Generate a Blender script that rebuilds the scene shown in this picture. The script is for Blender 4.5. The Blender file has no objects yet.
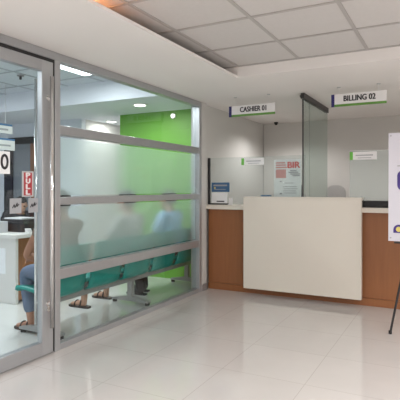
import bpy, bmesh, math, random
from mathutils import Vector, Matrix
random.seed(4)
S = bpy.context.scene
COL = S.collection
PI = math.pi

# ------------------------------------------------------------------ materials
def new_mat(name):
    m = bpy.data.materials.new(name); m.use_nodes = True
    nt = m.node_tree; nt.nodes.clear()
    out = nt.nodes.new('ShaderNodeOutputMaterial')
    return m, nt, out

def mat(name, col, rough=0.5, metal=0.0, spec=0.5, var=0.0, vscale=8.0, bump=0.0, bscale=60.0, stretch=None, coat=0.0):
    m, nt, out = new_mat(name)
    b = nt.nodes.new('ShaderNodeBsdfPrincipled')
    b.inputs['Roughness'].default_value = rough
    b.inputs['Metallic'].default_value = metal
    b.inputs['Specular IOR Level'].default_value = spec
    b.inputs['Coat Weight'].default_value = coat
    c = (col[0], col[1], col[2], 1)
    b.inputs['Base Color'].default_value = c
    nt.links.new(b.outputs[0], out.inputs[0])
    geo = nt.nodes.new('ShaderNodeNewGeometry')
    mp = nt.nodes.new('ShaderNodeMapping')
    if stretch: mp.inputs['Scale'].default_value = stretch
    nt.links.new(geo.outputs['Position'], mp.inputs['Vector'])
    if var > 0:
        n = nt.nodes.new('ShaderNodeTexNoise'); n.inputs['Scale'].default_value = vscale
        n.inputs['Detail'].default_value = 4
        nt.links.new(mp.outputs[0], n.inputs['Vector'])
        mx = nt.nodes.new('ShaderNodeMix'); mx.data_type = 'RGBA'
        mx.inputs['A'].default_value = (*[min(1, k*(1-var)) for k in col[:3]], 1)
        mx.inputs['B'].default_value = (*[min(1, k*(1+var)) for k in col[:3]], 1)
        nt.links.new(n.outputs['Fac'], mx.inputs['Factor'])
        nt.links.new(mx.outputs['Result'], b.inputs['Base Color'])
    if bump > 0:
        n2 = nt.nodes.new('ShaderNodeTexNoise'); n2.inputs['Scale'].default_value = bscale
        nt.links.new(mp.outputs[0], n2.inputs['Vector'])
        bp = nt.nodes.new('ShaderNodeBump'); bp.inputs['Strength'].default_value = bump
        bp.inputs['Distance'].default_value = 0.01
        nt.links.new(n2.outputs['Fac'], bp.inputs['Height'])
        nt.links.new(bp.outputs[0], b.inputs['Normal'])
    return m

def emit(name, col, strength):
    m, nt, out = new_mat(name)
    e = nt.nodes.new('ShaderNodeEmission')
    e.inputs[0].default_value = (*col, 1); e.inputs[1].default_value = strength
    nt.links.new(e.outputs[0], out.inputs[0])
    return m

def glass(name, tint, gloss=0.08, white=0.0, wcol=(0.8, 0.85, 0.85)):
    """thin clear sheet: straight-through transmission plus a fresnel mirror and an optional pale haze"""
    m, nt, out = new_mat(name)
    tr = nt.nodes.new('ShaderNodeBsdfTransparent'); tr.inputs[0].default_value = (*tint, 1)
    gl = nt.nodes.new('ShaderNodeBsdfGlossy'); gl.inputs['Roughness'].default_value = 0.02
    gl.inputs[0].default_value = (0.9, 0.9, 0.9, 1)
    lw = nt.nodes.new('ShaderNodeLayerWeight'); lw.inputs[0].default_value = 0.5
    pw = nt.nodes.new('ShaderNodeMath'); pw.operation = 'POWER'; pw.inputs[1].default_value = 4.0
    nt.links.new(lw.outputs['Facing'], pw.inputs[0])
    sc = nt.nodes.new('ShaderNodeMath'); sc.operation = 'MULTIPLY_ADD'; sc.inputs[1].default_value = 0.55
    sc.inputs[2].default_value = gloss*0.5; sc.use_clamp = True
    nt.links.new(pw.outputs[0], sc.inputs[0])
    mx = nt.nodes.new('ShaderNodeMixShader')
    nt.links.new(sc.outputs[0], mx.inputs[0])
    base = tr.outputs[0]
    if white > 0:
        df = nt.nodes.new('ShaderNodeBsdfDiffuse'); df.inputs[0].default_value = (*wcol, 1)
        tl = nt.nodes.new('ShaderNodeBsdfTranslucent'); tl.inputs[0].default_value = (*wcol, 1)
        m0 = nt.nodes.new('ShaderNodeMixShader'); m0.inputs[0].default_value = 0.5
        nt.links.new(df.outputs[0], m0.inputs[1]); nt.links.new(tl.outputs[0], m0.inputs[2])
        m1 = nt.nodes.new('ShaderNodeMixShader'); m1.inputs[0].default_value = white
        nt.links.new(tr.outputs[0], m1.inputs[1]); nt.links.new(m0.outputs[0], m1.inputs[2])
        base = m1.outputs[0]
    nt.links.new(base, mx.inputs[1]); nt.links.new(gl.outputs[0], mx.inputs[2])
    nt.links.new(mx.outputs[0], out.inputs[0])
    return m

def frosted(name):
    m, nt, out = new_mat(name)
    rf = nt.nodes.new('ShaderNodeBsdfRefraction'); rf.inputs['IOR'].default_value = 1.10
    rf.inputs['Roughness'].default_value = 0.40; rf.inputs[0].default_value = (0.95, 0.985, 0.975, 1)
    df = nt.nodes.new('ShaderNodeBsdfDiffuse'); df.inputs[0].default_value = (0.80, 0.84, 0.82, 1)
    tl = nt.nodes.new('ShaderNodeBsdfTranslucent'); tl.inputs[0].default_value = (0.92, 0.96, 0.95, 1)
    a = nt.nodes.new('ShaderNodeMixShader'); a.inputs[0].default_value = 0.5
    nt.links.new(df.outputs[0], a.inputs[1]); nt.links.new(tl.outputs[0], a.inputs[2])
    b = nt.nodes.new('ShaderNodeMixShader'); b.inputs[0].default_value = 0.2
    nt.links.new(rf.outputs[0], b.inputs[1]); nt.links.new(a.outputs[0], b.inputs[2])
    nt.links.new(b.outputs[0], out.inputs[0])
    return m

def floor_mat(name, col, grout, ox, oy, tile=0.6, rough=0.12):
    m, nt, out = new_mat(name)
    b = nt.nodes.new('ShaderNodeBsdfPrincipled'); b.inputs['Roughness'].default_value = rough
    b.inputs['Specular IOR Level'].default_value = 0.75
    nt.links.new(b.outputs[0], out.inputs[0])
    geo = nt.nodes.new('ShaderNodeNewGeometry')
    mp = nt.nodes.new('ShaderNodeMapping'); mp.inputs['Location'].default_value = (-ox, -oy, 0)
    nt.links.new(geo.outputs['Position'], mp.inputs['Vector'])
    br = nt.nodes.new('ShaderNodeTexBrick'); br.offset = 0; br.squash = 1
    br.inputs['Scale'].default_value = 1; br.inputs['Brick Width'].default_value = tile
    br.inputs['Row Height'].default_value = tile; br.inputs['Mortar Size'].default_value = 0.0022
    br.inputs['Mortar Smooth'].default_value = 0.1; br.inputs['Bias'].default_value = 0
    br.inputs['Color1'].default_value = (*[k*0.985 for k in col], 1)
    br.inputs['Color2'].default_value = (*[k*1.015 for k in col], 1)
    br.inputs['Mortar'].default_value = (*grout, 1)
    nt.links.new(mp.outputs[0], br.inputs['Vector'])
    n = nt.nodes.new('ShaderNodeTexNoise'); n.inputs['Scale'].default_value = 3; n.inputs['Detail'].default_value = 5
    nt.links.new(mp.outputs[0], n.inputs['Vector'])
    rr = nt.nodes.new('ShaderNodeMapRange'); rr.inputs['To Min'].default_value = 0.95; rr.inputs['To Max'].default_value = 1.05
    nt.links.new(n.outputs['Fac'], rr.inputs['Value'])
    vm = nt.nodes.new('ShaderNodeVectorMath'); vm.operation = 'SCALE'
    nt.links.new(br.outputs['Color'], vm.inputs[0]); nt.links.new(rr.outputs[0], vm.inputs['Scale'])
    nt.links.new(vm.outputs[0], b.inputs['Base Color'])
    r2 = nt.nodes.new('ShaderNodeMapRange'); r2.inputs['To Min'].default_value = rough*0.7; r2.inputs['To Max'].default_value = rough*1.5
    nt.links.new(n.outputs['Fac'], r2.inputs['Value']); nt.links.new(r2.outputs[0], b.inputs['Roughness'])
    return m

M = {}
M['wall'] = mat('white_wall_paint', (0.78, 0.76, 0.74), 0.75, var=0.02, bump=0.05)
M['soffit'] = mat('soffit_paint', (0.83, 0.805, 0.785), 0.8, var=0.02, vscale=2)
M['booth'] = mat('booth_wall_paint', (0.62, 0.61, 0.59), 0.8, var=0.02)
M['cool_wall'] = mat('cool_white_wall_paint', (0.72, 0.75, 0.80), 0.8, var=0.02)
M['tile'] = mat('ceiling_tile', (0.61, 0.59, 0.575), 0.9, var=0.04, vscale=40, bump=0.15, bscale=150)
M['tile_cool'] = mat('waiting_ceiling_tile', (0.62, 0.66, 0.71), 0.9, var=0.03, vscale=40)
M['tbar'] = mat('ceiling_grid_bar', (0.44, 0.42, 0.405), 0.6, var=0.03)
M['tbar_cool'] = mat('waiting_grid_bar', (0.42, 0.45, 0.49), 0.6, var=0.03)
M['cove_shade'] = mat('cove_painted_shade', (0.10, 0.09, 0.085), 0.9, var=0.05)  # dark base colour stands in for the shade inside the cove
M['green'] = mat('lime_green_paint', (0.155, 0.40, 0.05), 0.5, var=0.04, vscale=3)
M['floor'] = floor_mat('polished_beige_tile', (0.60, 0.568, 0.548), (0.47, 0.43, 0.405), -1.46, 4.30, rough=0.07)
M['floor_w'] = floor_mat('polished_white_tile', (0.66, 0.665, 0.645), (0.55, 0.55, 0.53), -3.0, 4.30, rough=0.07)
M['cream'] = mat('cream_laminate', (0.72, 0.665, 0.59), 0.35, var=0.01)
M['wood'] = mat('orange_brown_wood', (0.30, 0.118, 0.045), 0.38, var=0.16, vscale=5, stretch=(9, 9, 0.6), bump=0.03)
M['desk_white'] = mat('warm_white_laminate', (0.72, 0.71, 0.68), 0.4, var=0.01)
M['wood2'] = mat('desk_wood', (0.33, 0.15, 0.07), 0.45, var=0.16, vscale=5, stretch=(9, 9, 0.8))
M['wood_door'] = mat('brown_door_wood', (0.24, 0.11, 0.06), 0.5, var=0.15, vscale=5, stretch=(8, 8, 0.6))
M['alu'] = mat('brushed_aluminium', (0.48, 0.49, 0.505), 0.34, metal=0.6, var=0.05, vscale=30, stretch=(1, 1, 0.1))
M['alu_rail'] = mat('aluminium_rail', (0.44, 0.45, 0.465), 0.36, metal=0.6, var=0.05, vscale=30)
M['chrome'] = mat('polished_steel', (0.80, 0.79, 0.78), 0.12, metal=1.0, var=0.02)
M['rubber'] = mat('black_rubber', (0.015, 0.015, 0.016), 0.6, var=0.1)
M['black'] = mat('black_plastic', (0.018, 0.018, 0.02), 0.4, var=0.1)
M['char'] = mat('charcoal_metal', (0.055, 0.052, 0.052), 0.45, metal=0.4, var=0.1)
M['white'] = mat('white_plate', (0.80, 0.79, 0.79), 0.4, var=0.01)
M['paper'] = mat('white_paper', (0.86, 0.875, 0.89), 0.7, var=0.02)
M['navy'] = mat('navy_blue', (0.022, 0.02, 0.13), 0.4, var=0.05)
M['signgreen'] = mat('sign_green', (0.12, 0.30, 0.05), 0.4, var=0.05)
M['brightgreen'] = mat('sticker_green', (0.14, 0.48, 0.06), 0.4, var=0.05)
M['ink'] = mat('dark_ink', (0.02, 0.02, 0.025), 0.5, var=0.05)
M['greyink'] = mat('grey_ink', (0.38, 0.38, 0.40), 0.6, var=0.05)
M['red'] = mat('red_print', (0.72, 0.05, 0.035), 0.5, var=0.05)
M['pink'] = mat('faded_red_print', (0.70, 0.33, 0.31), 0.5, var=0.05)
M['maroon'] = mat('maroon_sticker', (0.42, 0.04, 0.05), 0.45, var=0.05)
M['blue'] = mat('blue_sticker', (0.045, 0.13, 0.27), 0.45, var=0.12, vscale=40)
M['bluebox'] = mat('blue_box', (0.05, 0.17, 0.36), 0.5, var=0.1)
M['purple'] = mat('deep_purple', (0.055, 0.03, 0.21), 0.5, var=0.05)
M['lilac'] = mat('lilac_board', (0.66, 0.645, 0.71), 0.5, var=0.02)
M['yellow'] = mat('emblem_yellow', (0.66, 0.56, 0.14), 0.5, var=0.05)
M['teal'] = mat('teal_seat', (0.004, 0.29, 0.25), 0.35, var=0.05)
M['beam'] = mat('grey_beam_paint', (0.36, 0.36, 0.355), 0.4, metal=0.3, var=0.05)
M['skin'] = mat('brown_skin', (0.40, 0.20, 0.13), 0.55, var=0.07, vscale=25)
M['skin2'] = mat('tan_skin', (0.45, 0.25, 0.17), 0.55, var=0.07, vscale=25)
M['denim'] = mat('blue_denim', (0.13, 0.18, 0.27), 0.85, var=0.22, vscale=18, bump=0.15, bscale=180)
M['dark_cloth'] = mat('dark_trousers', (0.045, 0.04, 0.04), 0.85, var=0.15, bump=0.1)
M['black_cloth'] = mat('black_shirt', (0.022, 0.022, 0.026), 0.85, var=0.15, bump=0.1)
M['blue_shirt'] = mat('light_blue_shirt', (0.30, 0.52, 0.78), 0.85, var=0.08, bump=0.1)
M['grey_shirt'] = mat('grey_shirt', (0.42, 0.41, 0.39), 0.85, var=0.08, bump=0.1)
M['brown_shorts'] = mat('brown_shorts', (0.22, 0.16, 0.12), 0.85, var=0.1, bump=0.1)
M['hair'] = mat('black_hair', (0.012, 0.01, 0.01), 0.55, var=0.2, vscale=60)
M['leather'] = mat('dark_sandal_leather', (0.035, 0.022, 0.018), 0.5, var=0.15)
M['eye'] = mat('dark_eye', (0.02, 0.015, 0.012), 0.2, var=0.05)
M['grey_card'] = mat('grey_card', (0.50, 0.51, 0.52), 0.5, var=0.03)
M['cool_card'] = mat('cool_grey_card', (0.38, 0.39, 0.41), 0.5, var=0.03)
M['reflection_grey'] = mat('grey_reflection_tone', (0.46, 0.46, 0.46), 0.8, var=0.1)  # pale tone of the blurred reflection that is built as a chair
M['door_glass'] = glass('door_glass', (0.93, 0.955, 0.955), 0.05)
M['pane'] = glass('partition_glass', (0.93, 0.96, 0.955), 0.045)
M['counter_glass'] = glass('counter_glass', (0.93, 0.95, 0.945), 0.05, white=0.05)
M['haze_glass'] = glass('hazy_counter_glass', (0.93, 0.95, 0.945), 0.05, white=0.36, wcol=(0.80, 0.84, 0.83))
M['divider_glass'] = glass('green_edge_glass', (0.80, 0.86, 0.835), 0.05, white=0.05)
M['dark_glass'] = mat('grey_door_glass', (0.20, 0.22, 0.24), 0.15, var=0.05)
M['frost'] = frosted('frosted_film')
M['tube'] = emit('fluorescent_panel', (0.93, 0.97, 1.0), 5.0)
M['bulb'] = emit('warm_white_lamp', (1.0, 0.97, 0.9), 6.0)
M['cove'] = emit('orange_cove_strip', (1.0, 0.40, 0.16), 40.0)

# ------------------------------------------------------------------ mesh helpers
def link(o, parent=None):
    COL.objects.link(o)
    if parent: o.parent = parent
    return o

def obj(name, bm, m, parent=None, smooth=False, auto=False):
    me = bpy.data.meshes.new(name)
    bmesh.ops.recalc_face_normals(bm, faces=bm.faces)
    bm.to_mesh(me); bm.free()
    for mm in (m if isinstance(m, (list, tuple)) else [m]):
        me.materials.append(M[mm] if isinstance(mm, str) else mm)
    if smooth:
        for p in me.polygons: p.use_smooth = True
    o = bpy.data.objects.new(name, me)
    return link(o, parent)

def NB(): return bmesh.new()

def box(bm, x0, x1, y0, y1, z0, z1, bevel=0.0, seg=2, mi=0):
    vs = [bm.verts.new((x, y, z)) for x in (x0, x1) for y in (y0, y1) for z in (z0, z1)]
    fs = [bm.faces.new([vs[i] for i in f]) for f in ((0,1,3,2),(4,6,7,5),(0,4,5,1),(2,3,7,6),(0,2,6,4),(1,5,7,3))]
    for f in fs: f.material_index = mi
    if bevel > 0:
        es = list({e for f in fs for e in f.edges})
        bmesh.ops.bevel(bm, geom=es, offset=bevel, segments=seg, affect='EDGES', profile=0.5)
    return bm

def BX(x0, x1, y0, y1, z0, z1, bevel=0.0, seg=2):
    return box(NB(), x0, x1, y0, y1, z0, z1, bevel, seg)

def tube(bm, p, q, r, n=12, r2=None):
    p, q = Vector(p), Vector(q); d = q - p
    mt = Matrix.Translation((p+q)/2) @ d.to_track_quat('Z', 'Y').to_matrix().to_4x4()
    bmesh.ops.create_cone(bm, cap_ends=True, segments=n, radius1=r, radius2=r if r2 is None else r2, depth=d.length, matrix=mt)
    return bm

def ball(bm, c, r, sc=(1,1,1), u=16, v=10, rot=None):
    mt = Matrix.Translation(c) @ (rot.to_4x4() if rot else Matrix.Identity(4)) @ Matrix.Diagonal((r*sc[0], r*sc[1], r*sc[2], 1))
    bmesh.ops.create_uvsphere(bm, u_segments=u, v_segments=v, radius=1, matrix=mt)
    return bm

def path_tube(bm, pts, r, n=8):
    for a, b in zip(pts[:-1], pts[1:]): tube(bm, a, b, r, n)
    for c in pts[1:-1]: ball(bm, c, r, u=n, v=6)
    return bm

def prism(bm, poly, axis, a, b):
    """extrude a 2-D polygon along axis 'x','y' or 'z' from a to b"""
    def P(u, v, w):
        return {'x': (w, u, v), 'y': (u, w, v), 'z': (u, v, w)}[axis]
    A = [bm.verts.new(P(u, v, a)) for u, v in poly]; B = [bm.verts.new(P(u, v, b)) for u, v in poly]
    bm.faces.new(A); bm.faces.new(B[::-1])
    n = len(poly)
    for i in range(n): bm.faces.new((A[i], A[(i+1) % n], B[(i+1) % n], B[i]))
    return bm

def round_rect(x0, x1, z0, z1, r, n=5):
    pts = []
    for cx, cz, a0 in ((x1-r, z1-r, 0), (x0+r, z1-r, 90), (x0+r, z0+r, 180), (x1-r, z0+r, 270)):
        for k in range(n+1):
            a = math.radians(a0 + 90*k/n); pts.append((cx + r*math.cos(a), cz + r*math.sin(a)))
    return pts

def text_mesh(name, body, size, m, parent, loc, rot=(PI/2, 0, 0), width=None, bold=0.0, extrude=0.001, thick=0.0):
    cu = bpy.data.curves.new('tmp_txt', 'FONT'); cu.body = body; cu.size = size
    cu.align_x = 'CENTER'; cu.align_y = 'CENTER'; cu.extrude = extrude; cu.offset = bold
    t = bpy.data.objects.new('tmp_txt', cu); COL.objects.link(t)
    dg = bpy.context.evaluated_depsgraph_get(); dg.update()
    me = bpy.data.meshes.new_from_object(t.evaluated_get(dg))
    bpy.data.objects.remove(t); bpy.data.curves.remove(cu)
    if width:
        xs = [v.co.x for v in me.vertices]; w = max(xs)-min(xs); c = (max(xs)+min(xs))/2
        for v in me.vertices: v.co.x = (v.co.x-c)*width/w
    if thick > 0:
        bmx = NB()
        for kz, (dx, dy) in enumerate(((-thick, 0), (0, 0), (thick, 0), (0, thick*.6), (0, -thick*.6))):
            c0 = len(bmx.verts); bmx.from_mesh(me); bmx.verts.ensure_lookup_table()
            for v in bmx.verts[c0:]: v.co.x += dx; v.co.y += dy; v.co.z += 0.00022*kz
        bmx.to_mesh(me); bmx.free()
    me.materials.clear(); me.materials.append(M[m])
    me.name = name
    o = bpy.data.objects.new(name, me); o.location = loc; o.rotation_euler = rot
    return link(o, parent)

def thing(name, label, cat, loc=(0,0,0), rz=0, group=None):
    o = bpy.data.objects.new(name, None); o.empty_display_size = 0.1
    o.location = loc; o.rotation_euler = (0, 0, rz)
    o['label'] = label; o['category'] = cat
    if group: o['group'] = group
    return link(o)

def tag(o, label, cat, group=None):
    o['label'] = label; o['category'] = cat
    if group: o['group'] = group
    return o

def struct(name, bm, m, label=None, parent=None, cat=None):
    o = obj(name, bm, m, parent)
    o['kind'] = 'structure'
    if label: o['label'] = label
    if cat: o['category'] = cat
    return o

def struct_root(name, label, cat, loc=(0,0,0)):
    o = thing(name, label, cat, loc); o['kind'] = 'structure'; return o

# ------------------------------------------------------------------ room shell
GX = -2.78           # glass partition plane
ZS = 2.38            # soffit
ZC = 2.49            # lobby tile ceiling
ZW = 2.67            # waiting room tile ceiling

b = BX(-2.90, 4.1, -3.1, 5.5, -0.1, 0); box(b, -2.90, 4.1, 5.5, 7.9, -0.1, 0)
struct('floor', b, 'floor', 'polished beige tiled lobby floor', cat='floor')
struct('floor_waiting', BX(-8.0, -2.901, -0.1, 7.7, -0.1, 0), 'floor_w', 'polished white tiled floor of the waiting room', cat='floor')

# lobby tile ceiling + its grid
struct('ceiling', BX(-2.45, 4.1, -3.1, 4.28, ZC, ZC+0.03), 'tile', 'grey white tiled lobby ceiling', cat='ceiling')
b = NB()
for k in range(-2, 10):
    x = -1.24 + 0.6*k
    if -2.45 < x < 4.05: box(b, x-0.013, x+0.013, -3.05, 4.28, ZC-0.007, ZC-0.0005)
for k in range(0, 13):
    y = 4.28 - 0.6*k - (0.013 if k == 0 else 0)
    box(b, -2.44, 4.05, y-0.013, y+0.013, ZC-0.0075, ZC-0.0004)
struct('ceiling_grid', b, 'tbar', 'thin grid bars between the lobby ceiling tiles', cat='ceiling grid')
# soffit along the glass wall (open cove behind its lip) and along the counter
b = BX(-2.93, -1.86, -3.1, 4.28, ZS, ZS+0.022)
struct('ceiling_soffit_left', b, 'soffit', 'white soffit strip above the glass partition', cat='ceiling')
struct('ceiling_cove_back', BX(-2.47, -2.45, -3.1, 4.28, ZS+0.022, ZC+0.03), 'cove_shade', 'back of the ceiling cove coloured dark as shade', cat='ceiling')
b = BX(-2.93, 4.1, 4.281, 7.72, ZS, ZC+0.03)
struct('ceiling_soffit_back', b, 'soffit', 'white dropped soffit over the counter', cat='ceiling')

# walls of the lobby
struct('wall_left', BX(-2.90, -2.775, -3.1, 1.70, 0, ZS), 'wall', 'white wall left of the glass door', cat='wall')
struct('wall_right', BX(4.0, 4.1, -3.1, 7.7, 0, 2.6), 'wall', 'white wall at the far right', cat='wall')
struct('wall_behind', BX(-2.85, 4.1, -3.2, -3.1, 0, 2.6), 'wall', 'white wall behind the viewer', cat='wall')  # unseen behind the camera, put in for bounce light
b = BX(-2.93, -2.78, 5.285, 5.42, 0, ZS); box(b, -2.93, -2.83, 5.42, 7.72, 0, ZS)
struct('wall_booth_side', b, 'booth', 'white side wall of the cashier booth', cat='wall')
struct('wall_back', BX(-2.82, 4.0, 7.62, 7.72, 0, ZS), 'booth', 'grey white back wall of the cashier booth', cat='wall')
struct('baseboard_left', BX(-2.779, -2.768, 5.29, 5.415, 0, 0.085), 'alu_rail', 'short metal baseboard on the wall stub', cat='baseboard')

# waiting room
struct('wall_green', BX(-4.47, -2.935, 5.83, 5.93, 0, 2.41), 'green', 'lime green end wall of the waiting room', cat='wall')
b = BX(-8.0, -5.24, 5.83, 5.93, 0, ZW)
struct('wall_waiting_far', b, 'cool_wall', 'cool white far wall of the waiting room', cat='wall')
b = BX(-5.6, -4.4, 7.4, 7.5, 0, 2.5); box(b, -4.47, -4.40, 5.94, 7.4, 0, 2.5); box(b, -5.31, -5.24, 5.94, 7.4, 0, 2.5)
struct('wall_passage', b, 'wall', 'white walls of the lit passage beside the green wall', cat='wall')
struct('wall_waiting_left', BX(-8.1, -8.0, -0.1, 5.93, 0, 2.75), 'cool_wall', 'cool white left wall of the waiting room', cat='wall')
struct('wall_waiting_near', BX(-8.1, -2.901, -0.2, -0.1, 0, 2.75), 'cool_wall', 'cool white near wall of the waiting room', cat='wall')
struct('ceiling_waiting', BX(-8.1, -2.96, -0.2, 4.80, ZW, ZW+0.03), 'tile_cool', 'bluish tiled ceiling of the waiting room', cat='ceiling')
b = NB()
for k in range(9):
    x = -3.35 - 0.6*k; box(b, x-0.012, x+0.012, -0.1, 4.80, ZW-0.007, ZW-0.0005)
for k in range(9):
    y = 4.50 - 0.6*k; box(b, -8.0, -2.97, y-0.012, y+0.012, ZW-0.0075, ZW-0.0004)
struct('ceiling_grid_waiting', b, 'tbar_cool', 'grid bars between the waiting room ceiling tiles', cat='ceiling grid')
b = BX(-8.1, -2.96, 4.80, 7.5, 2.41, ZW+0.03)
struct('ceiling_waiting_soffit', b, 'cool_wall', 'white dropped beam and soffit before the green wall', cat='ceiling')
struct('trim_1', BX(-2.96, -2.935, -0.1, 5.3, ZS-0.002, ZW+0.03), 'cool_wall', 'white strip above the partition inside the waiting room', cat='trim')

# dark framed door in the far wall of the waiting room
d = struct_root('door_2', 'dark framed glazed door in the far wall of the waiting room', 'door', (-6.45, 5.80, 0))
b = BX(-0.50, -0.30, -0.04, 0.03, 0, 2.17); box(b, 0.46, 0.56, -0.04, 0.03, 0, 2.17); box(b, -0.3, 0.46, -0.04, 0.03, 2.06, 2.17)
obj('door_frame', b, 'rubber', d)
obj('pane', BX(-0.30, 0.12, -0.01, 0.02, 0.02, 2.06), 'dark_glass', d)
obj('door_leaf', BX(0.12, 0.46, -0.02, 0.02, 0.02, 2.06, 0.004), 'wood_door', d)
obj('door_handle', tube(NB(), (0.17, -0.05, 0.95), (0.17, -0.05, 1.15), 0.012), 'chrome', d)

# ------------------------------------------------------------------ glass partition (window_1)
w = struct_root('window_1', 'aluminium framed glass partition with two frosted bands', 'glass partition', (GX-0.045, 2.8, 0))
def wobj(name, x0, x1, y0, y1, z0, z1, m, bev=0.004):
    return obj(name, BX(x0-GX, x1-GX, y0-2.8, y1-2.8, z0, z1, bev), m, w)
Y0, Y1 = 2.785, 5.28
wobj('post', -2.83, -2.73, Y0, 2.845, 0, 2.315, 'alu')
wobj('post', -2.83, -2.73, 5.22, Y1, 0, 2.315, 'alu')
wobj('top_rail', -2.79, -2.733, 1.70, Y1, 2.315, ZS-0.001, 'alu_rail')
for z0, z1 in ((1.73, 1.805), (1.165, 1.225), (0.565, 0.65)):
    wobj('rail', -2.79, -2.735, 2.845, 5.22, z0, z1, 'alu_rail', 0.006)
wobj('bottom_rail', -2.79, -2.735, 2.845, 5.22, 0, 0.05, 'alu_rail', 0.004)
zs = [(0.05, 0.565), (0.65, 1.165), (1.225, 1.73), (1.805, 2.315)]
for i, (z0, z1) in enumerate(zs):
    p = wobj('pane', -2.784, -2.778, 2.845, 5.22, z0, z1, 'pane', 0)
    if i in (1, 2):
        f = BX(-2.7885-GX, -2.787-GX, 2.85-2.8, 5.215-2.8, z0+0.014, z1-0.014)
        o = obj('frosted_film', f, 'frost', p); o['label'] = 'frosted white film on the glass'
    g = NB()
    for zz in (z0, z1-0.004):
        box(g, -2.792-GX, -2.770-GX, 0.045, 2.42, zz, zz+0.004)
    obj('gasket', g, 'alu_rail', p)

# ------------------------------------------------------------------ glass door (door_1)
DY0, DY1 = 1.76, 2.760
dr = struct_root('door_1', 'aluminium framed glass entrance door with long tubular pulls', 'glass door', (GX-0.02, DY1, 0))
def dobj(name, x0, x1, y0, y1, z0, z1, m, bev=0.004, parent=None):
    return obj(name, BX(x0-GX, x1-GX, y0-DY1, y1-DY1, z0, z1, bev), m, parent or dr)
dobj('stile', -2.80, -2.75, 2.645, DY1, 0.012, 2.285, 'alu')
dobj('stile', -2.81, -2.75, DY0, DY0+0.11, 0.012, 2.285, 'alu')
dobj('top_rail', -2.81, -2.75, DY0+0.11, 2.645, 2.20, 2.285, 'alu_rail')
dobj('bottom_rail', -2.81, -2.75, DY0+0.11, 2.645, 0.012, 0.115, 'alu_rail')
dobj('pane', -2.785, -2.777, DY0+0.11, 2.645, 0.115, 2.20, 'door_glass', 0)
b = NB(); box(b, -0.025, 0.02, DY0-DY1, 0.005, 2.287, 2.313); box(b, -0.025, 0.02, 0.001, 0.022, 0.01, 2.313)
obj('gasket', b, 'rubber', dr)
for s in (1, -1):
    xh = 0.083*s - 0.012
    h = obj('pull_handle', tube(NB(), (xh, -0.054, 0.22), (xh, -0.054, 2.16), 0.016, 16), 'chrome', dr, True)
    b = NB()
    for z in (0.40, 2.00): tube(b, (0.025*s, -0.054, z), (xh, -0.054, z), 0.011, 12); tube(b, (0.03*s, -0.054, z), (0.034*s, -0.054, z), 0.02, 16)
    obj('standoff', b, 'chrome', h)
b = tube(NB(), (0.03, -0.055, 0.36), (0.036, -0.055, 0.36), 0.018, 16); tube(b, (0.036, -0.055, 0.36), (0.040, -0.055, 0.36), 0.010, 12)
obj('lock', b, 'chrome', dr)

def glass_sticker(name, y0, y1, z0, z1, m, label):
    o = dobj(name, -2.776, -2.7745, y0, y1, z0, z1, m, 0); o['label'] = label; return o
RGT = (PI/2, 0, PI/2)      # text that faces +x
# PULL
s = glass_sticker('sticker', 2.475, 2.585, 1.235, 1.425, 'grey_card', 'red and grey pull sticker on the door glass')
obj('red_field', BX(0.0055, 0.0065, 2.492-DY1, 2.568-DY1, 1.245, 1.415), 'maroon', s)
for i, ch in enumerate('PULL'):
    text_mesh('letter', ch, 0.050, 'white', s, (0.0072, 2.530-DY1, 1.393-0.042*i), RGT, width=0.036, thick=0.0042, extrude=0.0004)
# NO sign
s = glass_sticker('notice', 2.175, 2.367, 1.40, 1.56, 'paper', 'white notice with large black letters on the door glass')
text_mesh('letter', 'N', 0.15, 'ink', s, (0.0065, 2.230-DY1, 1.48), RGT, width=0.065, thick=0.005, extrude=0.0004)
text_mesh('letter', 'O', 0.15, 'ink', s, (0.0065, 2.320-DY1, 1.48), RGT, width=0.058, thick=0.005, extrude=0.0004)
# two small grey cards
for y0, y1 in ((2.365, 2.47), (2.535, 2.63)):
    s = glass_sticker('card', y0, y1, 1.115, 1.225, 'cool_card', 'small grey card with a dark scribble on the door glass')
    c = (y0+y1)/2 - DY1; q = NB()
    pts = [(0.0072, c-0.03, 1.155), (0.0072, c-0.015, 1.18), (0.0072, c-0.008, 1.158), (0.0072, c+0.012, 1.19), (0.0072, c+0.01, 1.165), (0.0072, c+0.028, 1.182)]
    obj('scribble', path_tube(q, pts, 0.0032, 6), 'ink', s)

# ------------------------------------------------------------------ counter
cb = thing('service_counter', 'long wooden counter base with orange brown front panels', 'counter', (-0.9, 5.56, 0))
def cobj(root, name, x0, x1, y0, y1, z0, z1, m, bev=0.004, parent=None):
    l = root.location
    return obj(name, BX(x0-l.x, x1-l.x, y0-l.y, y1-l.y, z0, z1, bev), m, parent or root)
for x0, x1 in ((-2.79, -1.556), (-1.554, -0.386), (-0.384, 0.785), (0.787, 1.9)):
    cobj(cb, 'front_panel', x0, x1, 5.50, 5.53, 0.085, 1.03, 'wood', 0.002)
cobj(cb, 'plinth', -2.79, 1.9, 5.49, 5.53, 0, 0.083, 'wood', 0.003)
cobj(cb, 'back_panel', -2.79, 1.9, 5.90, 5.92, 0, 1.03, 'wood', 0.002)
cobj(cb, 'end_panel', 1.88, 1.9, 5.531, 5.899, 0, 1.03, 'wood', 0.002)
ld = thing('counter_ledge', 'cream counter ledge running along the top of the wooden base', 'counter top', (-0.9, 5.65, 1.03))
o = obj('slab', BX(-1.925, 2.8, -0.23, 0.30, 0, 0.055, 0.004), 'cream', ld)
pn = thing('transaction_counter', 'large blank cream raised counter standing proud of the wooden base', 'counter', (-1.55, 5.43, 0.085))
obj('face_panel', BX(-0.69, 0.685, -0.08, -0.06, 0.0, 1.085, 0.003), 'cream', pn)
for x in (-0.69, 0.665): obj('side_panel', BX(x, x+0.02, -0.059, -0.012, 0.0, 1.085, 0.002), 'cream', pn)
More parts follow.
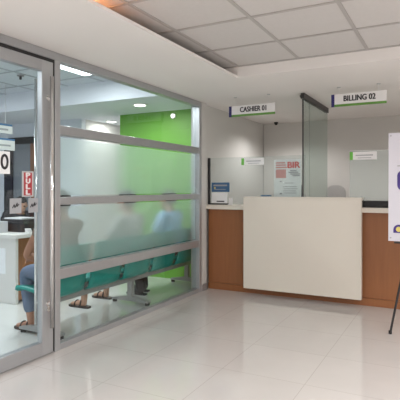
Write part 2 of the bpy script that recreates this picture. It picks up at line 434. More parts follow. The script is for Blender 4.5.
obj('top_shelf', BX(-0.69, 0.685, -0.08, 0.08, 1.0855, 1.11, 0.003), 'cream', pn)
obj('shelf_riser', BX(-0.68, 0.675, 0.06, 0.08, 1.0005, 1.085, 0.0), 'cream', pn)

# counter glass
def pane_thing(name, label, x0, x1, ztop, m):
    t = thing(name, label, 'glass screen', ((x0+x1)/2, 5.545, 1.0855))
    hx = (x1-x0)/2
    obj('sheet', BX(-hx, hx, -0.004, 0.004, 0.006, ztop-1.085), m, t)
    return t, hx
t, hx = pane_thing('glass_screen', 'clear counter glass with black left edge on the cashier side', -2.80, -1.525, 1.69, 'counter_glass')
obj('edge_strip', BX(-hx-0.018, -hx+0.012, -0.012, 0.012, 0.0, 0.605, 0.002), 'black', t)
obj('bottom_strip', BX(-hx+0.012, -hx+0.27, -0.012, 0.012, 0.0, 0.016, 0.002), 'black', t)
# small label at top of left glass
def lab(parent, cx, cz, wd, ht, y=-0.0065):
    o = obj('label_strip', BX(cx-wd/2, cx+wd/2, y, y+0.0015, cz-ht/2, cz+ht/2), 'white', parent)
    o['label'] = 'white strip with a green left end'
    obj('green_end', BX(cx-wd/2, cx-wd/2+wd*0.12, y-0.001, y-0.0002, cz-ht/2, cz+ht/2), 'brightgreen', o)
    obj('print_line', BX(cx-wd*0.28, cx+wd*0.36, y-0.0008, y-0.0002, cz-ht*0.0, cz+ht*0.13), 'greyink', o)
    obj('print_line', BX(cx-wd*0.2, cx+wd*0.3, y-0.0008, y-0.0002, cz-ht*0.3, cz-ht*0.22), 'greyink', o)
    return o
lab(t, -2.175+2.1425, 0.545, 0.30, 0.085)
st = obj('sticker', BX(-2.745+2.1425, -2.49+2.1425, -0.007, -0.005, 0.165, 0.285), 'blue', t)
st['label'] = 'blue sticker with pale lettering marks'
obj('print_line', BX(-0.575, -0.38, -0.0078, -0.0071, 0.238, 0.258), 'greyink', st)
obj('print_line', BX(-0.56, -0.40, -0.0078, -0.0071, 0.192, 0.200), 'greyink', st)
obj('round_mark', tube(NB(), (-0.555, -0.0081, 0.215), (-0.555, -0.0071, 0.215), 0.012, 14), 'yellow', st)
st = obj('paper_notice', BX(-2.745+2.1425, -2.52+2.1425, -0.0066, -0.005, 0.022, 0.155), 'paper', t)
st['label'] = 'white paper under the blue sticker'
obj('print_line', BX(-0.53, -0.42, -0.0075, -0.0067, 0.035, 0.05), 'ink', st)

t2, hx2 = pane_thing('glass_screen', 'hazy counter glass on the billing side with a green ended strip', -1.02, 1.2, 1.715, 'haze_glass')
lab(t2, -0.875-0.09, 0.575, 0.29, 0.09)
obj('edge_band', BX(-hx2, hx2, -0.006, 0.006, 0.63, 0.634), 'white', t2)
# divider between the two counters, hung from a dark track
dv = thing('glass_divider', 'tall glass divider hanging from a dark ceiling track between the two counters', 'glass divider', (-1.495, 5.70, 1.085))
obj('track', BX(-0.022, 0.022, -0.40, 0.80, ZS-1.085-0.065, ZS-1.085-0.001, 0.003), 'char', dv)
obj('sheet', BX(-0.005, 0.005, -0.10, 0.80, 0.003, ZS-1.085-0.065), 'divider_glass', dv)
obj('front_sheet', BX(-0.005, 0.005, -0.375, -0.10, 0.115, ZS-1.085-0.065), 'divider_glass', dv)
obj('edge_strip', BX(-0.008, 0.008, -0.387, -0.375, 0.115, ZS-1.085-0.066, 0.001), 'char', dv)
b = NB(); tube(b, (0, -0.36, ZS-1.085-0.04), (0, -0.415, ZS-1.085-0.04), 0.026, 16)
obj('end_cap', b, 'char', dv)

# hanging signs
def hang_sign(text, label, x0, x1, zb, zt, tw, off):
    cx = (x0+x1)/2; hw = (x1-x0)/2; hz = (zt-zb)/2; cz = (zt+zb)/2
    t = thing('hanging_sign', label, 'sign', (cx, 5.2, cz), 0, 'hanging counter signs')
    obj('plate', BX(-hw+0.034, hw, -0.006, 0.006, -hz+0.024, hz, 0.001), 'white', t)
    obj('blue_end', BX(-hw, -hw+0.034, -0.007, 0.007, -hz, hz, 0.001), 'navy', t)
    obj('green_strip', BX(-hw+0.034, hw, -0.007, 0.007, -hz, -hz+0.024, 0.001), 'signgreen', t)
    text_mesh('lettering', text, 0.083, 'ink', t, (off, -0.0075, 0.012), (PI/2, 0, 0), width=tw, thick=0.003, extrude=0.0006)
    for s in (-0.72, 0.72):
        b = tube(NB(), (s*hw, 0, hz), (s*hw, 0, ZS-cz-0.004), 0.0018, 6)
        c = obj('hanger', b, 'white', t)
        obj('hook', tube(NB(), (s*hw, 0, ZS-cz-0.006), (s*hw, 0, ZS-cz-0.0005), 0.02, 16), 'grey_card', c)
    return t
hang_sign('CASHIER 01', 'white hanging sign reading CASHIER 01 with blue end and green strip', -2.36, -1.785, 2.148, 2.275, 0.325, 0.02)
hang_sign('BILLING 02', 'white hanging sign reading BILLING 02 with blue end and green strip', -1.15, -0.59, 2.172, 2.305, 0.32, 0.012)

# BIR notice behind the cashier glass
bn = thing('notice_board', 'white notice with red BIR heading standing behind the cashier glass', 'notice', (-1.752, 5.575, 1.086))
obj('sheet', BX(-0.175, 0.165, -0.006, 0.0, 0.0, 0.56, 0.001), 'paper', bn)
text_mesh('heading', 'BIR', 0.105, 'red', bn, (0.075, -0.0075, 0.488), (PI/2, 0, 0), width=0.15, thick=0.0035, extrude=0.0006)
for r in range(3): obj('faded_line', BX(-0.15, -0.012-0.01*r, -0.0078, -0.0066, 0.455+0.028*r, 0.473+0.028*r), 'pink', bn)
sq = obj('red_block', BX(-0.15, -0.022, -0.008, -0.0066, 0.335, 0.44), 'pink', bn)
sq['label'] = 'faded red square block'
for z, x0, x1, hh in ((0.415, 0.03, 0.11, .014), (0.395, 0.01, 0.13, .014), (0.375, 0.03, 0.15, .014), (0.355, 0.06, 0.15, .014), (0.27, -0.04, 0.07, .008), (0.225, -0.06, 0.11, .008), (0.2, -0.05, 0.12, .008), (0.175, -0.06, 0.10, .008), (0.15, -0.05, 0.11, .008), (0.285, -0.1, -0.075, .015), (0.135, -0.1, -0.07, .02)):
    obj('print_line', BX(x0, x1, -0.0076, -0.0066, z, z+hh), 'greyink', bn)
obj('base_strip', BX(-0.17, 0.16, -0.011, -0.0062, 0.0, 0.018), 'char', bn)

# things on the ledge
mn = thing('computer_monitor', 'slim black monitor half hidden behind the BIR notice', 'monitor', (-1.775, 5.68, 1.086))
b = prism(NB(), round_rect(-0.185, 0.17, 0.03, 0.27, 0.05), 'y', -0.015, 0.015)
obj('screen', b, 'black', mn); obj('stand', BX(-0.03, 0.03, 0.0, 0.05, 0.0, 0.06, 0.004), 'black', mn); obj('base', BX(-0.1, 0.1, -0.06, 0.08, 0.0, 0.01, 0.004), 'black', mn)
bx_ = thing('small_box', 'small blue box on the ledge behind the cream panel', 'box', (-2.06, 5.66, 1.086))
obj('body', BX(-0.055, 0.055, -0.04, 0.04, 0, 0.10, 0.004), 'bluebox', bx_); obj('lid', BX(-0.058, 0.058, -0.043, 0.043, 0.1005, 0.128, 0.004), 'bluebox', bx_)
cd = thing('card_holder', 'small white card holder at the foot of the cashier glass', 'card holder', (-2.48, 5.515, 1.086))
obj('back_plate', BX(-0.03, 0.03, -0.004, 0.0, 0, 0.09, 0.001), 'white', cd); obj('foot_plate', BX(-0.03, 0.03, -0.035, -0.0045, 0, 0.006, 0.001), 'white', cd)
tr = thing('pass_through_tray', 'long black pass through tray on the billing ledge', 'tray', (-0.66, 5.485, 1.0855))
b = BX(-0.215, 0.28, -0.035, 0.045, 0, 0.008); box(b, -0.215, 0.28, 0.04, 0.045, 0.008, 0.075); box(b, -0.215, -0.205, -0.035, 0.04, 0.008, 0.075); box(b, 0.27, 0.28, -0.035, 0.04, 0.008, 0.075); box(b, -0.205, 0.27, -0.035, 0.04, 0.067, 0.075)
obj('shell', b, 'black', tr)
obj('front_flap', BX(-0.2, 0.265, -0.033, -0.028, 0.010, 0.064, 0.002), 'rubber', tr)
# chair shape added for a faint grey reflection above the billing counter
ch = thing('reflection_chair', 'faint grey chair shape standing in for a blurred reflection behind the billing counter', 'chair', (-1.52, 6.95, 0), PI)
b = prism(NB(), round_rect(-0.14, 0.14, 0.72, 1.34, 0.11), 'y', -0.24, -0.20); obj('backrest', b, 'reflection_grey', ch)
obj('seat', BX(-0.24, 0.24, -0.2, 0.25, 0.44, 0.52, 0.03), 'reflection_grey', ch)
obj('back_bar', BX(-0.03, 0.03, -0.27, -0.245, 0.42, 0.9, 0.006), 'black', ch)
obj('column', tube(NB(), (0, 0, 0.1), (0, 0, 0.44), 0.03), 'black', ch)
for k in range(5):
    a = 2*PI*k/5; b = tube(NB(), (0.03*math.cos(a), 0.03*math.sin(a), 0.09), (0.28*math.cos(a), 0.28*math.sin(a), 0.07), 0.02, 8)
    l = obj('leg', b, 'black', ch); obj('caster', ball(NB(), (0.28*math.cos(a), 0.28*math.sin(a), 0.03), 0.03), 'black', l)
# dome camera
sc = thing('security_camera', 'tiny black dome camera under the booth ceiling', 'camera', (-2.55, 7.48, ZS))
obj('base', tube(NB(), (0, 0, -0.02), (0, 0, -0.0005), 0.034, 20), 'black', sc); obj('dome', ball(NB(), (0, 0, -0.022), 0.027), 'black', sc, True)

# ------------------------------------------------------------------ poster on a tripod stand (right edge)
ps = thing('poster_stand', 'lilac white poster board on a thin black tripod stand', 'poster stand', (-0.16, 4.62, 0))
tilt = Matrix.Translation((0, 0, 0.82)) @ Matrix.Rotation(math.radians(-1.2), 4, 'X')
b = BX(-0.35, 0.35, -0.006, 0.006, 0, 0.98, 0.001); b.transform(tilt); bd = obj('board', b, 'lilac', ps)
b = prism(NB(), round_rect(-0.275, 0.275, 0.455, 0.64, 0.05), 'y', -0.009, -0.0065)
b.transform(tilt); e = obj('purple_block', b, 'purple', bd)
for z in (0.48, 0.60):
    b = BX(-0.25, -0.225, -0.0105, -0.0092, z, z+0.022); b.transform(tilt); obj('pale_mark', b, 'lilac', e)
b = prism(NB(), [(-0.262+0.045*math.cos(PI*k/8), 0.105+0.045*math.sin(PI*k/8)) for k in range(9)] + [(-0.307, 0.075), (-0.217, 0.075)], 'y', -0.009, -0.0065)
b.transform(tilt); e = obj('emblem', b, 'purple', bd); e['label'] = 'small round purple emblem with yellow centre'
b = prism(NB(), [(-0.262+0.024*math.cos(2*PI*k/12), 0.108+0.024*math.sin(2*PI*k/12)) for k in range(12)], 'y', -0.0108, -0.0092); 
b.transform(tilt); obj('emblem_centre', b, 'yellow', e)
for x in (-0.33, 0.33):
    for z in (0.03, 0.955):
        b = tube(NB(), (x, -0.009, z), (x, -0.0062, z), 0.007, 12); b.transform(tilt); obj('grommet', b, 'greyink', bd)
b = BX(-0.275, 0.2, -0.008, -0.0065, 0.675, 0.684); b.transform(tilt); obj('print_line', b, 'greyink', bd)
for p, q in (((-0.04, 0.03, 1.6), (-0.325, -0.085, 0.006)), ((0.04, 0.03, 1.6), (0.325, -0.085, 0.006)), ((0, 0.04, 1.6), (0, 0.50, 0.006))):
    l = obj('leg', tube(NB(), p, q, 0.010, 10), 'black', ps)
    obj('rubber_foot', tube(NB(), (q[0], q[1], 0.0), (q[0], q[1], 0.03), 0.014, 10), 'rubber', l)
obj('hub', tube(NB(), (0, 0.03, 1.56), (0, 0.03, 1.66), 0.03, 12), 'black', ps)
b = NB(); box(b, -0.30, 0.30, -0.012, 0.03, 0.80, 0.815); obj('rest_bar', b, 'black', ps)

# ------------------------------------------------------------------ beam bench in the waiting room
bc = thing('beam_bench', 'teal row of joined waiting room seats on a grey beam behind the glass', 'bench', (-3.2, 4.3, 0))
obj('beam', BX(-0.035, 0.035, -1.22, 1.42, 0.255, 0.355, 0.006), 'beam', bc)
for y in (3.05, 4.37, 5.66):
    yl = y-4.3
    l = obj('leg', BX(-0.03, 0.03, yl-0.03, yl+0.03, 0.06, 0.255, 0.004), 'beam', bc)
    prism_b = prism(NB(), [(-0.25, 0.03), (0.25, 0.03), (0.25, 0.05), (0.04, 0.085), (-0.04, 0.085), (-0.25, 0.05)], 'y', yl-0.028, yl+0.028)
    obj('foot_bar', prism_b, 'beam', l)
    for x in (-0.225, 0.225): obj('glide', tube(NB(), (x, yl, 0.0), (x, yl, 0.032), 0.026, 12), 'rubber', l)
def shell(profile, th, hw, crown=0.02):
    """curved plate: profile (x,z) swept across y, slightly dished"""
    bm = NB(); n = 9; rows = []
    for (x, z, nx, nz) in profile:
        row = []
        for j in range(n):
            s = -1+2*j/(n-1); c = crown*(s*s)
            row.append(bm.verts.new((x+nx*c, s*hw, z+nz*c)))
        rows.append(row)
    for a, b2 in zip(rows[:-1], rows[1:]):
        for j in range(n-1): bm.faces.new((a[j], a[j+1], b2[j+1], b2[j]))
    bmesh.ops.recalc_face_normals(bm, faces=bm.faces)
    bmesh.ops.solidify(bm, geom=bm.faces[:], thickness=th)
    return bm
seat_prof = [(-0.235, 0.375, 0, 1), (-0.228, 0.405, 0, 1), (-0.21, 0.418, 0, 1), (-0.1, 0.415, 0, 1), (0.0, 0.40, 0, 1), (0.07, 0.405, 0, 1), (0.125, 0.43, 0, 1)]
back_prof = [(0.10, 0.335, -1, 0), (0.145, 0.36, -1, 0), (0.165, 0.43, -1, 0), (0.178, 0.50, -1, 0), (0.195, 0.58, -1, 0), (0.215, 0.68, -1, 0), (0.236, 0.765, -1, 0), (0.247, 0.79, -1, 0), (0.26, 0.795, -1, 0)]
for y in (3.20, 3.74, 4.28, 4.82, 5.36):
    b = shell(seat_prof, 0.03, 0.238); b.transform(Matrix.Translation((0, y-4.3, 0)))
    s = obj('seat', b, 'teal', bc, True)
    b = shell(back_prof, 0.016, 0.232); b.transform(Matrix.Translation((0, y-4.3, 0)))
    obj('backrest', b, 'teal', s, True)
    b = BX(-0.12, 0.1, y-4.3-0.03, y-4.3+0.03, 0.356, 0.385, 0.004); obj('bracket', b, 'beam', s)

# ------------------------------------------------------------------ people
def skin_bm(chains):
    """chains: list of [(point, radius), ...]; the first is the trunk. Grow one skin for each and return a joined bmesh"""
    res = NB()
    for ch in chains:
        me = bpy.data.meshes.new('tmp'); me.from_pydata([c[0] for c in ch], [(i, i+1) for i in range(len(ch)-1)], [])
        o = bpy.data.objects.new('tmp', me); COL.objects.link(o)
        m = o.modifiers.new('s', 'SKIN'); m.use_smooth_shade = True
        for v, c in zip(me.skin_vertices[0].data, ch):
            r = c[1]; v.radius = r if isinstance(r, tuple) else (r, r)
        me.skin_vertices[0].data[0].use_root = True
        sb = o.modifiers.new('d', 'SUBSURF'); sb.levels = 2; sb.render_levels = 2
        dg = bpy.context.evaluated_depsgraph_get(); dg.update()
        m2 = bpy.data.meshes.new_from_object(o.evaluated_get(dg))
        res.from_mesh(m2); bpy.data.objects.remove(o); bpy.data.meshes.remove(me); bpy.data.meshes.remove(m2)
    return res

def fuse(bm, voxel):
    """join overlapping pieces into one continuous surface"""
    me = bpy.data.meshes.new('tmp'); bm.to_mesh(me); bm.free()
    o = bpy.data.objects.new('tmp', me); COL.objects.link(o)
    m = o.modifiers.new('r', 'REMESH'); m.mode = 'VOXEL'; m.voxel_size = voxel
    s = o.modifiers.new('s', 'SMOOTH'); s.factor = 0.5; s.iterations = 2
    dg = bpy.context.evaluated_depsgraph_get(); dg.update()
    m2 = bpy.data.meshes.new_from_object(o.evaluated_get(dg))
    r = NB(); r.from_mesh(m2); bpy.data.objects.remove(o); bpy.data.meshes.remove(me); bpy.data.meshes.remove(m2)
    return r

V = Vector
def person(label, loc, rz, P, shirt, trousers, skin, sleeve=0.5, trouser_end=0.95, shoe='sandal', group=None):
    """local frame: +x forward, +y to the person's left. P holds joints; paired joints are keyed L/R"""
    root = thing('person', label, 'person', loc, rz, group)
    pel, chest, neck, head = V(P['pelvis']), V(P['chest']), V(P['neck']), V(P['head'])
    body = skin_bm([[(pel, 0.125), (pel.lerp(chest, .5), 0.115), (chest, 0.125), (neck.lerp(chest, .25), 0.075), (neck, 0.055), (head, 0.06)]])
    shirt_b = skin_bm([[(pel+V((0,0,-.03)), 0.155), (pel.lerp(chest, .5), 0.142), (chest, 0.152), (neck.lerp(chest, .42), 0.11), (neck.lerp(chest, .12), 0.066)]])
    tr_b = skin_bm([[(pel+V((-.02,0,.06)), 0.145), (pel, 0.155), (pel+V((.08,0,-.01)), 0.13)]])
    shoes = []
    for s, sg in (('L', 1), ('R', -1)):
        sh, el, wr = V(P['shoulder'+s]), V(P['elbow'+s]), V(P['wrist'+s])
        hp, kn, an = V(P['hip'+s]), V(P['knee'+s]), V(P['ankle'+s])
        hd = (wr-el).normalized()
        palm = wr + hd*0.075
        body2 = skin_bm([[(chest.lerp(sh, .5)+V((0,0,.04)), 0.06), (sh, 0.058), (sh.lerp(el, .5), 0.048), (el, 0.040), (el.lerp(wr, .35), 0.041), (wr, 0.027), (palm, (0.036, 0.02))],
                         [(hp, 0.088), (hp.lerp(kn, .5), 0.078), (kn, 0.058), (kn.lerp(an, .35), 0.056), (an, 0.036), (an+V((0,0,-.05)), 0.034)]])
        tmp = bpy.data.meshes.new('t'); body2.to_mesh(tmp); body2.free(); body.from_mesh(tmp); bpy.data.meshes.remove(tmp)
        # fingers and thumb
        up = V((0, 0, 1)); side = hd.cross(up)
        side = side.normalized() if side.length > .05 else V((0, 1, 0))
        nrm = side.cross(hd).normalized()
        fc = []
        for k, L in enumerate((0.070, 0.080, 0.075, 0.058)):
            o0 = palm + side*(-0.028+0.0187*k) - hd*0.012
            fc.append([(o0, .0095), (o0+hd*(L*.45+.02)-nrm*.008, .009), (o0+hd*(L*.75+.02)-nrm*.026, .0085), (o0+hd*(L*.9+.02)-nrm*.045, .007)])
        t0 = wr + hd*0.03 - side*0.02*sg
        fc.append([(t0, .012), (t0+hd*.03-side*.03*sg-nrm*.008, .0105), (t0+hd*.062-side*.036*sg-nrm*.02, .0085)])
        f2 = skin_bm(fc); tmp = bpy.data.meshes.new('t'); f2.to_mesh(tmp); f2.free(); body.from_mesh(tmp); bpy.data.meshes.remove(tmp)
        # foot
        fd = V(P.get('toe'+s, (1, 0, 0))).normalized()
        heel = V((an.x, an.y, 0.045)) - fd*0.035
        b3 = skin_bm([[(heel, 0.036), (heel+fd*0.07+V((0,0,.005)), 0.038), (heel+fd*0.15-V((0,0,.008)), (0.042, 0.026)), (heel+fd*0.215-V((0,0,.015)), (0.036, 0.018))]])
        tmp = bpy.data.meshes.new('t'); b3.to_mesh(tmp); b3.free(); body.from_mesh(tmp); bpy.data.meshes.remove(tmp)
        # sleeves and trouser legs
        e = sh.lerp(el, min(1, sleeve*2)) if sleeve <= .5 else el
        pts = [(chest.lerp(sh, .45)+V((0,0,.03)), .08), (sh, .075), (sh.lerp(e, .6), .064), (e, .056)]
        if sleeve > .5: pts.append((el.lerp(wr, (sleeve-.5)*2), .042))
        b4 = skin_bm([pts]); tmp = bpy.data.meshes.new('t'); b4.to_mesh(tmp); b4.free(); shirt_b.from_mesh(tmp); bpy.data.meshes.remove(tmp)
        pts = [(hp, .108), (hp.lerp(kn, .5), .096)]
        if trouser_end > .5:
            pts += [(kn, .077), (kn.lerp(an, (trouser_end-.5)), .066), (kn.lerp(an, (trouser_end-.5)*2), .058)]
        else: pts += [(hp.lerp(kn, .85), .088)]
        b5 = skin_bm([pts]); tmp = bpy.data.meshes.new('t'); b5.to_mesh(tmp); b5.free(); tr_b.from_mesh(tmp); bpy.data.meshes.remove(tmp)
        # shoe
        sb = NB(); pr = []
        perp = V((-fd.y, fd.x, 0))
        for u, wd in ((-.04, .026), (0.0, .036), (.08, .036), (.15, .044), (.2, .041), (.235, .024)): pr.append((u, wd))
        outline = [heel+fd*u+perp*wd for u, wd in pr] + [heel+fd*u-perp*wd for u, wd in reversed(pr)]
        if shoe == 'sandal':
            prism(sb, [(p.x, p.y) for p in outline], 'z', 0.0, 0.022)
            for u, hgt in ((.135, .072), (.055, .095)):
                arc = [heel+fd*u+perp*(.045*math.cos(a))+V((0,0, -heel.z+.012+(hgt-.012)*math.sin(a))) for a in [PI*k/8 for k in range(9)]]
                path_tube(sb, arc, 0.008, 6)
        else:
            sb.free(); sb = skin_bm([[(heel-fd*.005+V((0,0,.01)), .047), (heel+fd*.07+V((0,0,.006)), .05), (heel+fd*.15-V((0,0,.004)), (.05, .036)), (heel+fd*.23-V((0,0,.012)), (.042, .028))]])
            prism(sb, [(p.x, p.y) for p in outline], 'z', 0.0, 0.018)
        shoes.append(sb)
    # head: skull, jaw, nose, ears, lips in one surface
    hdg = math.radians(P.get('turn', 0)); nod = math.radians(P.get('nod', 0))
    R = Matrix.Rotation(hdg, 3, 'Z') @ Matrix.Rotation(nod, 3, 'Y')
    hb = NB()
    ball(hb, V((-.005, 0, .015)), 1, (.096, .076, .108)); ball(hb, V((.025, 0, -.055)), 1, (.066, .056, .06)); ball(hb, V((.062, 0, -.09)), 1, (.026, .03, .022))
    prof = [V((.088, 0, .015)), V((.108, 0, -.018)), V((.098, 0, -.03))]
    ball(hb, prof[0], .013); ball(hb, V((.098, 0, -.004)), .013); ball(hb, prof[1], .016, (1, 1.1, .9))
    ball(hb, V((.086, 0, -.055)), 1, (.012, .024, .007)); ball(hb, V((.084, 0, -.068)), 1, (.011, .02, .007))
    for sg in (1, -1):
        ball(hb, V((-.005, .078*sg, -.005)), 1, (.022, .01, .033)); ball(hb, V((.084, .03*sg, .03)), 1, (.012, .022, .008))
    hb.transform(Matrix.Translation(head) @ R.to_4x4())
    tmp = bpy.data.meshes.new('t'); hb.to_mesh(tmp); hb.free(); body.from_mesh(tmp); bpy.data.meshes.remove(tmp)
    obj('body', fuse(body, 0.0065), skin, root, True)
    for sg in (1, -1):
        e = NB(); ball(e, V((.086, .03*sg, .014)), .0125, (.8, 1.2, .8)); e.transform(Matrix.Translation(head) @ R.to_4x4()); obj('eye', e, 'eye', root, True)
    # hair cap with a ragged edge
    h = NB(); ball(h, V((-.016, 0, .03)), 1, (.104, .086, .108), 32, 20)
    dl = [v for v in h.verts if v.co.z < (0.055 if v.co.x > 0.02 else -.045) + .008*math.sin(v.co.y*120)]
    bmesh.ops.delete(h, geom=dl, context='VERTS')
    for v in h.verts: v.co += V((random.uniform(-1, 1), random.uniform(-1, 1), random.uniform(-.5, 1.2)))*.004
    bmesh.ops.solidify(h, geom=h.faces[:], thickness=.012)
    h.transform(Matrix.Translation(head) @ R.to_4x4()); obj('hair', h, 'hair', root, True)
    obj('shirt', fuse(shirt_b, 0.011), shirt, root, True); obj('trousers' if trouser_end > .5 else 'shorts', fuse(tr_b, 0.011), trousers, root, True)
    for sb in shoes: obj('sandal' if shoe == 'sandal' else 'shoe', sb, 'leather' if shoe == 'sandal' else 'black_cloth', root, shoe != 'sandal')
    return root

def seated(**kw):
    P = dict(pelvis=(0, 0, .535), chest=(-.03, 0, .88), neck=(-.01, 0, 1.04), head=(.02, 0, 1.15),
             shoulderL=(-.03, .185, .97), elbowL=(.06, .25, .72), wristL=(.28, .17, .66),
             shoulderR=(-.03, -.185, .97), elbowR=(.06, -.25, .72), wristR=(.28, -.17, .66),
             hipL=(.06, .095, .525), kneeL=(.46, .13, .53), ankleL=(.44, .13, .085),
             hipR=(.06, -.095, .525), kneeR=(.46, -.13, .53), ankleR=(.44, -.13, .085))
    P.update(kw); return P
# all three sit on the bench facing -x (rz = pi)
person('seated person in blue jeans and dark sandals seen through the door glass', (-3.13, 3.22, 0), PI,
       seated(kneeL=(.33, .11, .54), ankleL=(.26, .11, .085), kneeR=(.33, -.06, .54), ankleR=(.25, -.03, .085), pelvis=(0.02, 0, .535),
              elbowL=(.20, .23, .70), wristL=(.10, .03, .63), shoulderL=(0.03, .185, .98), elbowR=(.14, -.22, .74), wristR=(.38, -.10, .66), nod=12),
       'brown_shorts', 'denim', 'skin', sleeve=.22, trouser_end=.93)
person('seated person with bare lower legs and sandals behind the frosted glass', (-3.13, 4.22, 0), PI,
       seated(kneeL=(.45, .17, .52), ankleL=(.40, .25, .085), kneeR=(.46, -.16, .52), ankleR=(.46, -.20, .085)),
       'grey_shirt', 'brown_shorts', 'skin2', sleeve=.45, trouser_end=.45)
person('seated person in a light blue shirt and dark trousers behind the frosted glass', (-3.13, 5.08, 0), PI,
       seated(kneeL=(.42, .22, .53), ankleL=(.22, .30, .085), kneeR=(.44, .0, .53), ankleR=(.30, .12, .085)),
       'blue_shirt', 'dark_cloth', 'skin2', sleeve=.48, trouser_end=1.07, shoe='shoe')
# clerk at the desk
person('seated clerk in black with dark hair behind the white desk', (-5.80, 5.10, 0), math.radians(-25),
       seated(elbowL=(.14, .26, .82), wristL=(.36, .16, .83), elbowR=(.10, -.27, .82), wristR=(.34, -.2, .83), head=(.07, 0, 1.04), neck=(.02, 0, .94), chest=(0,0,.84), shoulderL=(0,.185,.90), shoulderR=(0,-.185,.90), nod=18, turn=-10),
       'black_cloth', 'dark_cloth', 'skin2', sleeve=.9, trouser_end=.97, shoe='shoe')
st_ = thing('clerk_chair', 'black office chair under the clerk behind the desk', 'chair', (-5.80, 5.10, 0), math.radians(-25))
obj('seat', BX(-.22, .22, -.23, .23, .36, .415, .02), 'black', st_)
obj('backrest', prism(NB(), round_rect(-.2, .2, .55, .95, .06), 'x', -.235, -.205), 'black', st_)
obj('column', tube(NB(), (0, 0, .05), (0, 0, .36), .03), 'black', st_)
for k in range(5):
    a = 2*PI*k/5; l = obj('leg', tube(NB(), (0, 0, .07), (.26*math.cos(a), .26*math.sin(a), .05), .02, 8), 'black', st_)
    obj('caster', ball(NB(), (.26*math.cos(a), .26*math.sin(a), .03), .03), 'black', l)

# ------------------------------------------------------------------ white desk with wooden front and the things on it
dk = thing('reception_desk', 'white topped reception desk with wooden front in the waiting room', 'desk', (-4.28, 3.70, 0))
obj('end_panel', BX(-0.95, 0.0, 0.0, 0.04, 0, 0.735, 0.003), 'desk_white', dk)
obj('end_panel', BX(-0.95, -0.05, 0.96, 1.0, 0, 0.735, 0.003), 'desk_white', dk)
obj('front_panel', BX(-0.07, -0.045, 0.04, 0.96, 0.03, 0.735, 0.002), 'wood2', dk)
tp = prism(NB(), round_rect(-0.97, 0.02, -0.02, 1.02, 0.06), 'z', 0.7355, 0.775); obj('desk_top', tp, 'desk_white', dk)
o = obj('paper_notice', BX(-0.56, -0.16, -0.0015, -0.0003, 0.33, 0.62), 'paper', dk); o['label'] = 'pale sheet on the end panel'
def on_desk(name, label, cat, x, y, rz=0): return thing(name, label, cat, (x, y, 0.7755), rz)
t = on_desk('desk_printer', 'wide black printer on the white desk', 'printer', -4.66, 4.19)
obj('body', BX(-.20, .20, -.23, .23, 0, .125, .02), 'black', t); obj('lid', BX(-.195, .195, -.225, .225, .1255, .15, .008), 'black', t); obj('paper_tray', BX(.2005, .25, -.12, .12, .03, .04, .002), 'black', t)
t = on_desk('paper_stack', 'white papers lying on the printer', 'papers', -4.66, 4.10); t.location.z = 0.7755+.151
obj('sheets', BX(-.15, .15, -.11, .11, 0, .012), 'paper', t); obj('top_sheet', BX(-.14, .155, -.10, .115, .0125, .014), 'white', t)
t = on_desk('desk_monitor', 'black monitor beside the printer on the white desk', 'monitor', -4.85, 4.62, math.radians(18))
obj('screen', BX(-.02, .02, -.20, .20, .06, .31, .006), 'black', t); obj('stand', BX(-.045, -.021, -.03, .03, .01, .2, .004), 'black', t); obj('base', BX(-.12, .08, -.1, .1, 0, .012, .004), 'black', t)
t = on_desk('coffee_cup', 'small white cup at the front edge of the desk', 'cup', -4.33, 3.92)
obj('body', tube(NB(), (0, 0, 0), (0, 0, .055), .026, 20, .036), 'white', t)
b = path_tube(NB(), [(.03, 0, .045), (.055, 0, .042), (.058, 0, .022), (.028, 0, .012)], .005, 8); obj('handle', b, 'white', t)
t = on_desk('desk_organizer', 'grey box at the near end of the white desk', 'box', -4.78, 3.84)
obj('body', BX(-.12, .12, -.06, .08, 0, .13, .005), 'grey_card', t); obj('front_label', BX(-.10, .10, -.0625, -.0605, .02, .11), 'paper', t)

# ------------------------------------------------------------------ signs and ceiling things of the waiting room
def inner_sign(label, zb, zt, y0, y1, x):
    t = thing('counter_sign', label, 'sign', (x, (y0+y1)/2, (zb+zt)/2), PI/2, 'hanging signs in the waiting room')
    hw = (y1-y0)/2; hz = (zt-zb)/2
    obj('plate', BX(-hw, hw, -.006, .006, -hz, hz-.025), 'white', t); obj('blue_strip', BX(-hw, hw, -.007, .007, hz-.025, hz), 'bluebox', t)
    obj('print_line', BX(-hw+.1, hw-.07, -.0075, -.0062, -.012-hz*.2, .012-hz*.2), 'greyink', t)
    return t
hs = inner_sign('upper white hanging sign with blue top strip seen through the door', 2.02, 2.145, 3.66, 4.44, -5.20)
for q in (-.28, .28): obj('hanger', tube(NB(), (q, 0, .0625), (q, 0, ZW-2.0825-.009), .003, 6), 'grey_card', hs)
hs = inner_sign('lower white hanging sign with blue top strip seen through the door', 1.80, 1.955, 3.68, 4.48, -5.20)
for q in (-.28, .28): obj('hanger', tube(NB(), (q, 0, .0775), (q, 0, 2.019-1.8775), .003, 6), 'grey_card', hs)
t = thing('fluorescent_light', 'bright long fluorescent ceiling light in the waiting room', 'ceiling light', (-3.72, 3.74, ZW-.008))
b = BX(-.19, .19, -.66, .66, -.012, -.0005); obj('frame', b, 'white', t)
obj('diffuser', BX(-.175, .175, -.64, .64, -.018, -.0125), 'tube', t)
def downlight(label, x, y, z, mt='bulb', r=.06, group=None):
    t = thing('downlight', label, 'ceiling light', (x, y, z), 0, group)
    obj('ring', tube(NB(), (0, 0, -.012), (0, 0, -.0005), r*1.25, 24), 'white', t); obj('lens', tube(NB(), (0, 0, -.016), (0, 0, -.0125), r, 24), mt, t)
    return t
downlight('bright round downlight in the soffit before the green wall', -3.66, 5.20, 2.41, r=.075)
downlight('round downlight in the white passage left of the green wall', -5.0, 6.29, 2.41, r=.075)
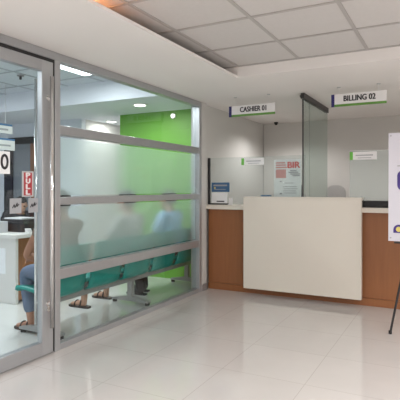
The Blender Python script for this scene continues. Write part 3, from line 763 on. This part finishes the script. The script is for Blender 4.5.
t = thing('reflection_dot', 'small round glowing dot on the green wall standing in for a reflection', 'reflection', (-3.52, 5.83, 2.33))  # glowing dot added in place of a light reflected in the partition glass
obj('base', tube(NB(), (0, -.02, 0), (0, -.0005, 0), .04, 20), 'white', t); obj('lens', ball(NB(), (0, -.025, 0), .022), 'bulb', t, True)
t = thing('ceiling_sprinkler', 'small dark sprinkler head on the waiting room ceiling', 'sprinkler', (-4.61, 4.06, ZW-.008))
obj('plate', tube(NB(), (0, 0, -.012), (0, 0, -.0005), .042, 16), 'beam', t); obj('stem', tube(NB(), (0, 0, -.05), (0, 0, -.0125), .014, 10), 'char', t)
# cove strip of warm light
t = thing('cove_light', 'warm orange light strip hidden in the ceiling cove', 'strip light', (-2.10, 2.0, ZS+.0225))
obj('channel', BX(-.02, .02, -.5, .38, 0, .01), 'white', t); obj('strip', BX(-.014, .014, -.49, .37, .0105, .018), 'cove', t)

# ------------------------------------------------------------------ lights
def area(name, loc, size, power, col=(1, 1, 1), sy=None, rot=(0, 0, 0)):
    l = bpy.data.lights.new(name, 'AREA'); l.energy = power; l.color = col; l.size = size
    if sy: l.shape = 'RECTANGLE'; l.size_y = sy
    o = bpy.data.objects.new(name, l); o.location = loc; o.rotation_euler = rot; COL.objects.link(o); return o
W = (1.0, 0.98, 0.965)
area('lobby_light', (1.2, 1.4, ZC-.03), .6, 78, W, 1.2)
area('lobby_light', (-0.6, 0.2, ZC-.03), .6, 54, W, 1.2)
area('lobby_light', (2.6, 3.2, ZC-.03), .6, 78, W, 1.2)
area('lobby_light', (1.2, -1.5, ZC-.03), .6, 68, W, 1.2)
def spot(name, loc, power, col, r=.05, ang=150):
    l = bpy.data.lights.new(name, 'SPOT'); l.energy = power; l.color = col; l.shadow_soft_size = r; l.spot_size = math.radians(ang); l.spot_blend = .6
    o = bpy.data.objects.new(name, l); o.location = loc; COL.objects.link(o)
spot('booth_light', (-2.15, 6.75, ZS-.06), 38, (1, .97, .94))
spot('booth_light', (0.6, 6.4, ZS-.06), 60, (1, .97, .94))
C = (0.93, 0.97, 1.0)
area('waiting_light', (-3.72, 3.74, ZW-.04), .3, 28, C, 1.2)
area('waiting_light', (-5.6, 3.2, ZW-.03), .6, 36, C, 1.2)
area('waiting_light', (-4.6, 1.2, ZW-.03), .6, 32, C, 1.2)
area('waiting_light', (-3.66, 5.2, 2.385), 0.14, 11, (1, .98, .94))
area('waiting_light', (-5.0, 6.29, 2.385), 0.14, 6, (1, .98, .94))

wd = bpy.data.worlds.new('World'); S.world = wd; wd.use_nodes = True
wd.node_tree.nodes['Background'].inputs[0].default_value = (0.9, 0.92, 1, 1)
wd.node_tree.nodes['Background'].inputs[1].default_value = 0.05

# ------------------------------------------------------------------ camera
cam = bpy.data.cameras.new('Camera'); co = bpy.data.objects.new('Camera', cam); COL.objects.link(co)
cam.sensor_width = 36; cam.lens = 36*475/400; cam.shift_y = -0.03; cam.clip_start = 0.02
co.location = (0, 0, 1.3); co.rotation_euler = (PI/2, 0, math.radians(27.93))
S.camera = co
S.view_settings.view_transform = 'Standard'
S.view_settings.look = 'None'
S.view_settings.exposure = 0.0
S.cycles.max_bounces = 14; S.cycles.transparent_max_bounces = 24; S.cycles.transmission_bounces = 8; S.cycles.diffuse_bounces = 6
S.cycles.use_denoising = True
